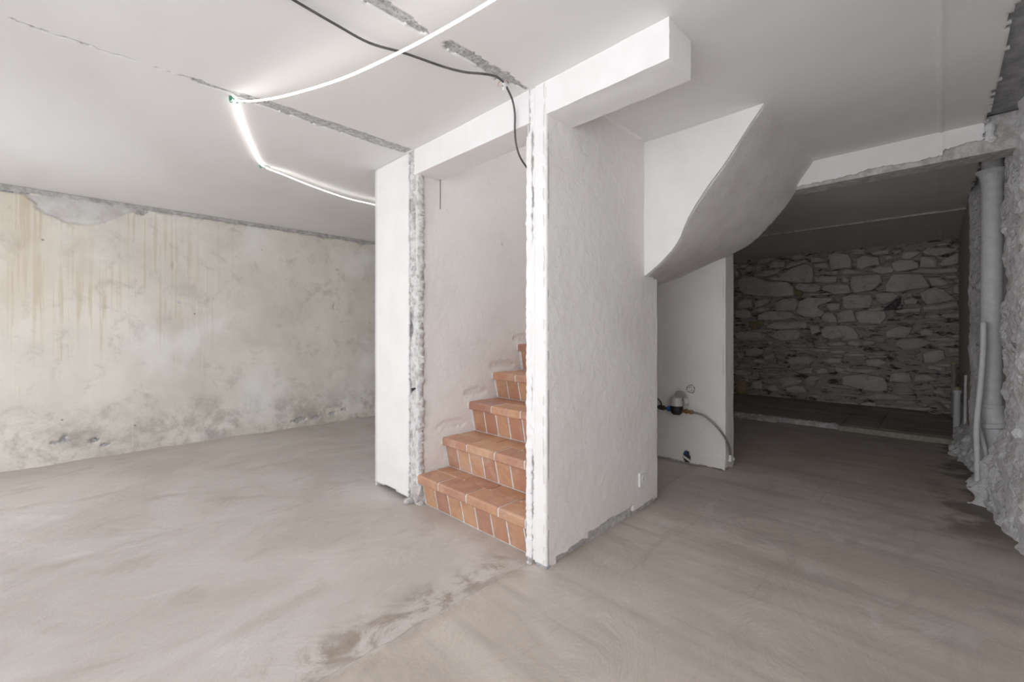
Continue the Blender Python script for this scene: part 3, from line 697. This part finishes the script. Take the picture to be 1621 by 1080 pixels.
# ------------------------------------------------------------------ rubble wall beside the camera (wall_right)
RB = [(-1.5, -.5), (2.2, -.5), (2.5, -.40), (2.9, -.33), (3.3, -.292), (3.7, -.285), (4.0, -.265), (4.05, -.30), (4.09, -.36), (4.40, -.37), (4.48, -.255), (5.1, -.21), (5.2, -.165), (7.8, -.155)]
def rw(u, z):
    v = interp(u, RB)
    a = interp(u, [(2.2, .2), (2.6, 1), (5.1, 1), (5.3, .18), (7.8, .15)])
    d1, p1 = voro(u*6, z*8, 1.5); d2, p2 = voro(u*15, z*17, 4.0)
    v += a*(.026*fbm(u*3.2, z*3.2, 1, 4)+.040*(.5-d1[0])*.7+.016*(.5-d2[0])+.010*fbm(u*26, z*26, 5, 3))
    fl = interp(u, [(2.8, .01), (3.2, .015), (3.6, .05), (3.95, .085), (4.03, .17), (4.4, .17), (4.7, .05), (5.2, .06), (5.6, .09), (6.0, .07), (6.4, 0)])
    hz = interp(u, [(3.0, .45), (4.0, .5), (4.2, .22), (4.5, .25), (5.3, .3), (6.0, .28)])
    if z < hz: v += fl*(1-z/hz)**.8*(1+.5*fbm(u*8, z*8, 2, 3))
    return (u, v, z)
sheet('wall_right', rw, cat(span(-1.5, 2.3, .1), span(2.3, 5.2, .013), span(5.2, 6.4, .025), span(6.4, 7.8, .1)), span(-.03, H+.06, .0135), [M['rubble'], M['board']], matf=lambda u, z: 1 if u > 5.25 and z > .3 else 0, thick=.3, smooth=False, flip=True, skip=lambda u, z: FILL_WIN[0] < u < FILL_WIN[1] and FILL_WIN[2] < z < FILL_WIN[3])
boxes('window_3', [(FILL_WIN[0]-.05, FILL_WIN[0]+.04, -.72, -.66, FILL_WIN[2]-.05, FILL_WIN[3]+.05), (FILL_WIN[1]-.04, FILL_WIN[1]+.05, -.72, -.66, FILL_WIN[2]-.05, FILL_WIN[3]+.05), (FILL_WIN[0]+.04, FILL_WIN[1]-.04, -.72, -.66, FILL_WIN[2]-.05, FILL_WIN[2]+.04), (FILL_WIN[0]+.04, FILL_WIN[1]-.04, -.72, -.66, FILL_WIN[3]-.04, FILL_WIN[3]+.05)], M['plastic'], kind='structure')  # frame of the added opening that brightens faces turned to the rubble wall
wr = bpy.data.objects['wall_right']
random.seed(3)
def chunk(name, c, r, mt, parent=None, sq=(1, 1, 1), seed=0):
    bm = bmesh.new(); bmesh.ops.create_icosphere(bm, subdivisions=2, radius=1)
    for v in bm.verts:
        k = 1+.35*n1(v.co.x*1.7+seed, v.co.y*1.7, v.co.z*1.7)+.18*n1(v.co.x*4+seed, v.co.y*4, v.co.z*4)
        v.co = Vector((v.co.x*sq[0], v.co.y*sq[1], v.co.z*sq[2]))*(k*r)+Vector(c)
    return bm_obj(name, bm, mt, parent)
for i in range(46):
    u = random.uniform(2.9, 5.1); zz = random.uniform(.12, 2.05)
    if 3.98 < u < 4.5: continue
    p = rw(u, zz)
    chunk('stone', (u, p[1]-.012, zz), random.uniform(.03, .06), M['rubble'], wr, (1.5, .55, .8), i*3.1)
for i in range(34):
    u = random.uniform(4.55, 6.05); zz = random.uniform(.0, .22)*(1-abs(u-5.4)/1.6); p = rw(u, zz)
    chunk('stone', (u, p[1]-.01, zz+.01), random.uniform(.025, .06), M['rubble'], wr, (1.25, .8, .8), i*7.7)
# ------------------------------------------------------------------ kerb at the back floor
boxes('trim_3', [(5.86, 5.95, -.12, .80, -.01, .066)], M['olive'], kind='structure', bevel=.006)
sheet('trim_4', lambda v, z: (5.90+.02*n1(v*13, z*20)+.012*n1(v*40, z*40)+.5*max(0, z-.05), v, z), span(.80, 2.7, .012), span(-.01, .07, .01), M['render'], thick=.04, flip=True)

# ------------------------------------------------------------------ staircase
stair = empty('staircase', (UF, 1.87, 0), 'short flight of steps in orange terracotta tiles between white pillars', 'staircase')
NU = [1.524, 1.712, 1.937, 2.163, 2.425, 2.58]; NZ = [.199, .399, .605, .792, .992]
V0, V1 = VBI+.004, VS-.002
body = []
for k in range(5):
    body.append((NU[k]+.085, 2.595, V0, V1, max(0, NZ[k-1]-.05) if k else 0, NZ[k]-.006))
so = boxes('step_body', body, M['grout'], stair)
random.seed(21)
def vpx(px, py, u): return at(px, py, 0, u).y
NOSE = [[vpx(693, 770, 1.524), vpx(737, 790, 1.524), vpx(788, 810, 1.524)], [vpx(738, 703, 1.712), vpx(782, 716, 1.712)], [vpx(777, 645, 1.937), vpx(823, 652, 1.937)],
        [vpx(815, 595, 2.163)], [], []]
BACK = [[2.05, 1.82, 1.58], [1.98, 1.75], [1.9], [], [], []]
for k in range(5):
    u0, z1 = NU[k], NZ[k]; u1 = NU[k+1]+.05 if k < 4 else 2.595
    zb = NZ[k-1] if k else .002
    # nosing tiles wrap the edge of the tread
    J = [V1-.012]+NOSE[k]
    while J[-1]-.235 > V0+.06: J.append(J[-1]-.235)
    J.append(V0)
    g = .006
    for a, b in zip(J, J[1:]):
        dep = .135
        prof = [(u0+.004, z1-.052), (u0, z1-.046), (u0, z1-.010), (u0+.003, z1-.003), (u0+.010, z1), (u0+dep, z1+.001), (u0+dep, z1-.022), (u0+.03, z1-.022), (u0+.022, z1-.052)]
        tl = random.uniform(-.002, .002)
        vs = [(p[0], y, p[1]+tl) for y in (a-g, b+g) for p in prof]; m_ = len(prof)
        fs = [tuple(range(m_))[::-1], tuple(range(m_, 2*m_))]+[(i, (i+1) % m_, m_+(i+1) % m_, m_+i) for i in range(m_)]
        mesh_obj('tread_tile', vs, fs, random.choice([M['tile'], M['tile2']]), stair)
    m_ = 6; prof = [(u0+.004, z1-.048), (u0+.0025, z1-.010), (u0+.011, z1-.002), (u0+.16, z1-.0022), (u0+.16, z1-.02), (u0+.05, z1-.048)]
    mesh_obj('nosing_grout', [(q[0], y_, q[1]) for y_ in (V1, V0) for q in prof], [tuple(range(m_))[::-1], tuple(range(m_, 2*m_))]+[(i, (i+1) % m_, m_+(i+1) % m_, m_+i) for i in range(m_)], M['grout'], stair)
    J = [V1-.012]+BACK[k]
    while J[-1]-.22 > V0+.06: J.append(J[-1]-.22)
    J.append(V0)
    for a, b in zip(J, J[1:]):
        boxes('tread_tile', [(u0+.142, max(u1+.004, u0+.16), b+g, a-g, z1-.02, z1+.0005+random.uniform(-.001, .001))], random.choice([M['tile'], M['tile2']]), stair, bevel=.002)
    # leaning riser tiles
    y = V1-.022-random.uniform(0, .02); zt = z1-.055
    while y > V0+.02:
        w = random.uniform(.098, .112); a, b = y, max(y-w, V0)
        ub, ut = u0+.052, u0+.024
        sk = .002
        vs = [(ub, a, zb+.006), (ub, b, zb+.006), (ut, b+sk, zt), (ut, a+sk, zt), (ub+.02, a, zb+.006), (ub+.02, b, zb+.006), (ut+.03, b+sk, zt), (ut+.03, a+sk, zt)]
        fs = [(0, 3, 2, 1), (4, 5, 6, 7), (0, 1, 5, 4), (1, 2, 6, 5), (2, 3, 7, 6), (3, 0, 4, 7)]
        mesh_obj('riser_tile', vs, fs, random.choice([M['tile'], M['tile'], M['tile2']]), stair)
        y -= w+.015
    # grout backing behind the risers
    sl = .028/(zt-zb-.006); f_ = lambda z: u0+.0555-sl*(z-zb-.006)
    za, zc = max(zb-.03, .001), zt+.012
    vs = [(f_(za), V1, za), (f_(za), V0, za), (f_(zc), V0, zc), (f_(zc), V1, zc), (u0+.15, V1, za), (u0+.15, V0, za), (u0+.15, V0, zc), (u0+.15, V1, zc)]
    if k == 0:
        vs = [(p[0], p[1], max(p[2], .001)) for p in vs]
    mesh_obj('riser_grout', vs, [(0, 3, 2, 1), (4, 5, 6, 7), (0, 1, 5, 4), (1, 2, 6, 5), (2, 3, 7, 6), (3, 0, 4, 7)], M['grout'], stair)

# ------------------------------------------------------------------ lighting strip, cables
LP = [(980, -120, 2.225), (880, -62, 2.19), (780, 0, 2.16), (700, 47, 2.135), (630, 84, 2.125), (540, 125, 2.135), (450, 152, 2.16), (400, 160, 2.19), (372, 160, 2.212)]
LQ = [(372, 160, 2.212), (374, 172, 2.213), (385, 205, 2.216), (400, 238, 2.218), (415, 262, 2.219), (450, 277, 2.205), (500, 297, 2.195), (550, 314, 2.19), (592, 324, 2.19), (640, 336, 2.195), (700, 350, 2.21)]
pts = [at(x, y, 2, z) for x, y, z in LP]+[at(x, y, 2, z) for x, y, z in LQ[1:]]
tag(tube('led_strip', pts, .006, M['led'], seg=4, flat=(.0085, .005)), 'glowing white light strip strung along the plaster ceiling', 'light strip')
for x, y, lb in ((370, 158, 'green tie holding the light strip at the broken ceiling groove'), (416, 263, 'small green tie at the bend of the light strip on smooth ceiling')):
    p = at(x, y, 2, H-.012)
    t = empty('cable_tie', p, lb, 'cable tie', 'ties holding the light strip')
    pts_ = [p+Vector((.016*math.cos(a), .010*math.sin(a), .009*math.sin(2*a)-.004)) for a in [2*math.pi*i/10 for i in range(11)]]
    tube('loop', pts_, .0028, M['green'], t, seg=6); tube('tail', [p+Vector((.012, 0, .004)), p+Vector((.03, -.012, .006)), p+Vector((.045, -.008, -.002))], .0022, M['green'], t, seg=6)
    boxes('head', [(p.x-.02, p.x-.008, p.y-.006, p.y+.006, p.z-.006, p.z+.012)], M['green'], t, bevel=.001)
CP = [at(x, y, 2, z) for x, y, z in ((420, -28, 2.222), (465, 0, 2.218), (530, 38, 2.212), (585, 68, 2.204), (640, 84, 2.212), (700, 105, 2.216), (735, 114, 2.205), (765, 117, 2.2), (785, 121, 2.2), (797, 130, 2.19))]
c1 = empty('electric_cable', CP[0], 'dark grey cable hanging from the ceiling down into the stair opening', 'cable')
tube('ceiling_run', CP, .0048, M['cable'], c1, seg=8)
CD = [at(802, 138, 0, 1.40)]+[at(x, y, 0, u) for x, y, u in ((811, 158, 1.47), (815, 180, 1.505), (815, 205, 1.505), (817, 228, 1.51), (823, 248, 1.54), (833, 264, 1.60), (846, 280, 1.68))]
tube('drop', CD, .0046, M['cable'], c1, seg=8)
p = at(798, 133, 0, 1.385)
tc = empty('terminal_connector', p, 'white terminal connector with bare copper wires at the ceiling', 'connector')
boxes('block', [(p.x-.008, p.x+.008, p.y-.007, p.y+.007, p.z-.030, p.z+.004)], M['plastic'], tc, bevel=.002)
for dx, dy, s in ((.02, .012, 1), (-.018, .016, -1), (.004, -.02, 1)):
    tube('copper_wire', [p+Vector((0, 0, 0)), p+Vector((dx*.6, dy*.5, .012)), p+Vector((dx, dy, .004)), p+Vector((dx*.8, dy*1.4, -.010))], .0014, M['copper'], tc, seg=6)
lathe('screw', [(.0, 0), (.0035, 0), (.0035, .002), (.0, .002)], p+Vector((-.008, 0, -.012)), (-1, 0, 0), M['brass'], tc, 10)
p = at(697, 281, 0, 1.69); q = at(697, 331, 0, 1.69)
tag(tube('hanging_rod', [Vector((1.69, p.y, 2.085)), Vector((1.69, p.y-.001, 2.0)), Vector((1.69, p.y, q.z))], .0035, M['rod'], seg=8), 'thin dark rod hanging from the beam over the stairs', 'rod')
# snapped conduit in the beam at the rubble wall
p = at(1567, 208, 0, 3.49)
cs = empty('conduit_stub', p, 'snapped cream conduit stub jutting from the beam by rubble wall', 'conduit')
lathe('sleeve', [(.0, 0), (.014, 0), (.016, .02), (.016, .05), (.022, .052), (.022, .085), (.012, .087), (.0, .087)], Vector((3.495, p.y, 2.125)), (0, .0, 1), M['pvc'], cs, 12)
chunk('plaster_lump', (3.49, p.y-.004, 2.135), .022, M['white'], cs, (1, 1, .9), 4)

# ------------------------------------------------------------------ fittings
# wall socket
p = at(1016, 758, 1, VB)
so = empty('wall_socket', (p.x, VB, p.z), 'white square power socket low on the rough white wall', 'socket')
boxes('plate', [(p.x-.041, p.x+.041, VB-.011, VB+.004, p.z-.042, p.z+.042)], M['plastic'], so, bevel=.004, seg=2)
ring = lathe('recess', [(.0, .0006), (.0185, .0006), (.0195, .0025), (.022, .0025), (.022, -.003), (.0, -.003)], (p.x, VB-.011, p.z), (0, -1, 0), M['plastic'], so, 24)
for dx, dz in ((-.0095, 0), (.0095, 0)):
    lathe('contact_hole', [(.0, 0), (.0024, 0), (.0024, .0006), (.0, .0006)], (p.x+dx, VB-.0114, p.z+dz), (0, -1, 0), M['greyp'], so, 10)
lathe('earth_pin', [(.0, 0), (.0025, 0), (.0025, .008), (.0, .0085)], (p.x, VB-.011, p.z+.011), (0, -1, 0), M['clear'], so, 10)
# water meter on the niche wall
p = at(1071, 648, 0, 3.49); P0 = Vector(p)
wm = empty('water_meter', P0, 'water meter with black body and pale flipped-up cap in the niche', 'water meter')
lathe('body', [(.0, -.045), (.030, -.043), (.044, -.028), (.049, -.01), (.051, .03), (.0, .03)], P0, (0, 0, 1), M['black'], wm, 24)
lathe('dial_ring', [(.0, .03), (.050, .03), (.049, .052), (.046, .078), (.046, .095), (.040, .098), (.0, .098)], P0, (0, 0, 1), M['clear'], wm, 24)
lid = lathe('cap', [(.0, .0), (.044, .0), (.046, .01), (.044, .016), (.0, .018)], P0+Vector((.028, -.018, .105)), (1, .25, .25), M['greyp'], wm, 20)
lathe('side_cap', [(.0, .0), (.036, .0), (.038, .02), (.034, .03), (.0, .032)], P0+Vector((.02, -.055, .065)), (.5, -1, .3), M['clear'], wm, 20)
lathe('blue_nut', [(.0, 0), (.019, 0), (.022, .004), (.022, .030), (.017, .034), (.0, .034)], P0+Vector((0, .043, -.004)), (0, 1, 0), M['blue'], wm, 8)
tube('inlet_pipe', [P0+Vector((0, .07, -.004)), P0+Vector((.0, .2, .0)), P0+Vector((.0, .42, .004))], .012, M['rust'], wm, seg=10)
lv = tube('valve', [P0+Vector((0, .105, -.004)), P0+Vector((0, .125, -.002)), P0+Vector((0, .15, 0))], .021, M['rust'], wm, seg=8)
tube('lever', [P0+Vector((-.01, .125, .012)), P0+Vector((-.012, .13, .045)), P0+Vector((-.012, .16, .075))], .006, M['rust'], lv, seg=6)
for a, b, r, mt in ((.047, .075, .013, 'brass'), (.072, .088, .020, 'brass'), (.090, .115, .014, 'brass'), (.112, .128, .019, 'brass'), (.128, .142, .012, 'steel')):
    lathe('fitting', [(.0, 0), (r*.92, 0), (r, .003), (r, b-a-.003), (r*.92, b-a), (.0, b-a)], P0+Vector((0, -a, -.006-.03*(a-.04))), (0, -1, -.03), M[mt], wm, 8)
hp = [P0+Vector((0, -.14, -.009))]+[at(x, y, 0, u) for x, y, u in ((1112, 657, 3.50), (1127, 668, 3.515), (1140, 682, 3.53), (1150, 697, 3.56), (1155, 710, 3.60), (1156, 721, 3.63))]
hs = empty('supply_hose', hp[0], 'braided steel hose curving from the meter to a low valve', 'hose')
tube('braid', hp, .008, M['steel'], hs, seg=10)
q = hp[-1]
lathe('ferrule', [(.0, 0), (.011, 0), (.011, .03), (.0, .03)], q+Vector((0, 0, -.028)), (0, 0, 1), M['plastic'], hs, 12)
vq = empty('stop_valve', q, 'small white stop valve on the end of the niche wall', 'valve')
lathe('body', [(.0, 0), (.012, 0), (.012, .05), (.0, .05)], q+Vector((-.01, .0, -.038)), (1, 0, 0), M['plastic'], vq, 12)
lathe('handle', [(.0, 0), (.016, 0), (.018, .012), (.0, .014)], q+Vector((.046, .0, -.038)), (1, .2, 0), M['plastic'], vq, 8)
tube('stem', [q+Vector((.0, .0, -.04)), q+Vector((.0, .035, -.04))], .007, M['plastic'], vq, seg=8)
# plugged round box and open back box in the niche wall
p = at(1093, 616, 0, 3.56)
rb = empty('plugged_wall_box', p, 'round plastered-over electrical box above the water meter', 'wall box')
lathe('cover', [(.0, 0), (.024, 0), (.026, .004), (.022, .009), (.0, .010)], (3.566, p.y, p.z), (-1, 0, 0), M['rough'], rb, 18)
tube('scrape', [Vector((3.556, p.y+.014*math.cos(a), p.z+.014*math.sin(a))) for a in [0.5+4.2*i/8 for i in range(9)]], .0022, M['greyp'], rb, seg=6)
p = at(1087, 724, 0, 3.56)
wb = empty('open_wall_box', p, 'broken-open back box with blue wire low in the niche wall', 'wall box')
boxes('shell', [(3.572, 3.578, p.y-.03, p.y+.03, p.z-.045, p.z+.045)], M['dark'], wb)
mesh_obj('cover_flap', [(3.553+k*.007, p.y+a, p.z+b) for k in (0, 1) for a, b in ((-.034, -.036), (.022, -.006), (.026, .012), (-.028, -.014))], [(0, 3, 2, 1), (4, 5, 6, 7), (0, 1, 5, 4), (1, 2, 6, 5), (2, 3, 7, 6), (3, 0, 4, 7)], M['plastic'], wb)
tube('blue_wire', [Vector((3.57, p.y+.015, p.z+.02)), Vector((3.555, p.y+.02, p.z+.034)), Vector((3.55, p.y+.005, p.z+.04)), Vector((3.565, p.y-.005, p.z+.02))], .0035, M['blue'], wb, seg=6)

# pipes along the rubble wall
UP = 4.2
vx = lambda px, u: at(px, 500, 0, u).y
pb = vx(1569, UP)
dp = empty('drain_pipe', (UP, pb, .6), 'thick white painted drain pipe rising to the beam beside rubble wall', 'pipe')
tube('shaft', [Vector((UP, pb, .60)), Vector((UP, pb-.002, 1.2)), Vector((UP, pb-.006, H+.03))], .050, M['pvc'], dp, seg=24)
lathe('top_collar', [(.05, 0), (.054, .03), (.064, .07), (.08, .10), (.0, .10)], (UP, pb-.006, H-.20), (0, 0, 1), M['pvc'], dp, 24)
lathe('clamp', [(.0, 0), (.058, 0), (.060, .006), (.060, .020), (.052, .022), (.0, .022)], (UP, pb, .60), (0, 0, 1), M['pvc'], dp, 24)
lathe('coupling', [(.0, 0), (.052, 0), (.056, .01), (.056, .10), (.066, .105), (.068, .13), (.056, .14), (.0, .14)], (UP, pb, .605), (.0, -.18, -1), M['pvc'], dp, 24)
tube('elbow', [Vector((UP, pb-.02, .50)), Vector((UP, pb-.03, .40)), Vector((UP-.01, pb-.04, .31)), Vector((UP-.02, pb-.045, .22))], .056, M['pvc'], dp, seg=20)
for px0, px1, px2, r, ua, lb in ((1557, 1546, 1547, .015, 4.05, 'slim white pipe running straight down beside the drain pipe'), (1558, 1549, 1562, .012, 4.115, 'slim white pipe bending under the drain pipe coupling')):
    tag(tube('water_pipe', [Vector((ua, vx(px0, ua), 1.15)), Vector((ua, vx(px0-1, ua), .95)), Vector((ua, vx((px0+px1)/2, ua), .72)), Vector((ua, vx(px1, ua), .5)), Vector((ua, vx(px2, ua), .28)), Vector((ua, vx(px2+1, ua), .02))], r, M['pvc'], seg=12), lb, 'pipe', 'slim pipes beside the drain pipe')
for px, py0, py1, u, r, mt, lb in ((1514, 694, 618, 6.15, .026, 'pvc', 'short white pipe plugged with yellow foam at the rubble heap'), (1509, 648, 577, 7.35, .024, 'pvc_dim', 'dusty pipe plugged with yellow foam at the foot of the stone wall')):
    v = at(px, py0, 0, u).y; zb = max(.0, at(px, py0, 0, u).z); zt = at(px, py1, 0, u).z
    zb = .06 if u > 5.95 else 0
    sp = empty('capped_pipe', (u, v, zb), lb, 'pipe', 'foam-plugged pipes')
    tube('shaft', [Vector((u, v, zb)), Vector((u, v-.002, (zb+zt)/2)), Vector((u, v-.006, zt))], r, M[mt], sp, seg=16)
    lathe('socket_end', [(.0, 0), (r+.004, 0), (r+.005, .004), (r+.005, .03), (r+.002, .034), (.0, .034)], (u, v-.006, zt-.03), (0, 0, 1), M[mt], sp, 16)
    if mt == 'pvc_dim': lathe('coupling', [(.0, 0), (r+.006, 0), (r+.006, .05), (.0, .05)], (u, v-.002, zb+.35*(zt-zb)), (0, 0, 1), M[mt], sp, 16)
    chunk('foam_plug', (u, v-.006, zt+.010), r*.95, M['foam'], sp, (1, 1, .9), px)
tag(tube('water_pipe', [Vector((5.6, vx(1528, 5.6), .05)), Vector((5.6, vx(1528, 5.6), .45)), Vector((5.6, vx(1529, 5.6), .70))], .011, M['pvc'], seg=10), 'thin short white pipe against the board at the doorway', 'pipe', 'slim pipes beside the drain pipe')
# loose things at the stone wall
p = at(1172, 640, 2, .065); p = Vector((7.52, at(1174, 612, 0, 7.52).y, .065))
tag(chunk('foam_lump', (p.x, p.y, .065+.115), .12, M['foam'], None, (.75, .75, 1.1), 2.2), 'crumpled beige foam lump at the foot of the stone wall', 'foam lump')
p = Vector((7.50, at(1480, 645, 0, 7.50).y, .13))
tag(tube('hose_coil', [p+Vector((.0, .075*math.cos(a), .06*math.sin(a)+.0)) for a in [.3+5.6*i/14 for i in range(15)]], .011, M['pvc_dim'], seg=8), 'small loop of pale hose lying against the stone wall', 'hose')
# rubble at the foot of the walls
random.seed(8)
bm = bmesh.new()
for i in range(170):
    u = random.uniform(3.9, 6.2); b = rw(u, .02)[1]; v = b+random.uniform(-.03, .02); r = random.uniform(.005, .018)
    m = bmesh.ops.create_icosphere(bm, subdivisions=1, radius=r)
    for w in m['verts']:
        w.co = Vector((w.co.x*1.3, w.co.y, w.co.z*.7))*(1+.5*n1(w.co.x*90+i, w.co.y*90, w.co.z*90))+Vector((u, v, r*.5))
tag(bm_obj('plaster_rubble', bm, M['rubble']), 'whitewashed plaster crumbs along the foot of the rubble wall', 'rubble', kind='stuff')
for i, (x, y, r, lb) in enumerate(((648, 796, .03, 'grey chip of mortar fallen at the foot of the narrow pillar'), (838, 897, .014, 'small stone chip at the cracked pillar foot'), (1150, 741, .022, 'white plaster chip at the corner of the niche wall'))):
    p = at(x, y, 2, .0); tag(chunk('mortar_chip', (p.x, p.y, floor_z(p.x, p.y)+r*.45), r, M['render'] if i < 2 else M['white'], None, (1.2, 1, .7), i*5.5), lb, 'mortar chip', 'fallen mortar chips')
# foot of the narrow pillar: exposed stone block
p = at(656, 790, 2, 0)
bk_ = chunk('stone', (UF+.035, VS+.012, .075), .062, M['render'], bpy.data.objects['pillar_stair_end'], (.8, .75, 1.25), 7)
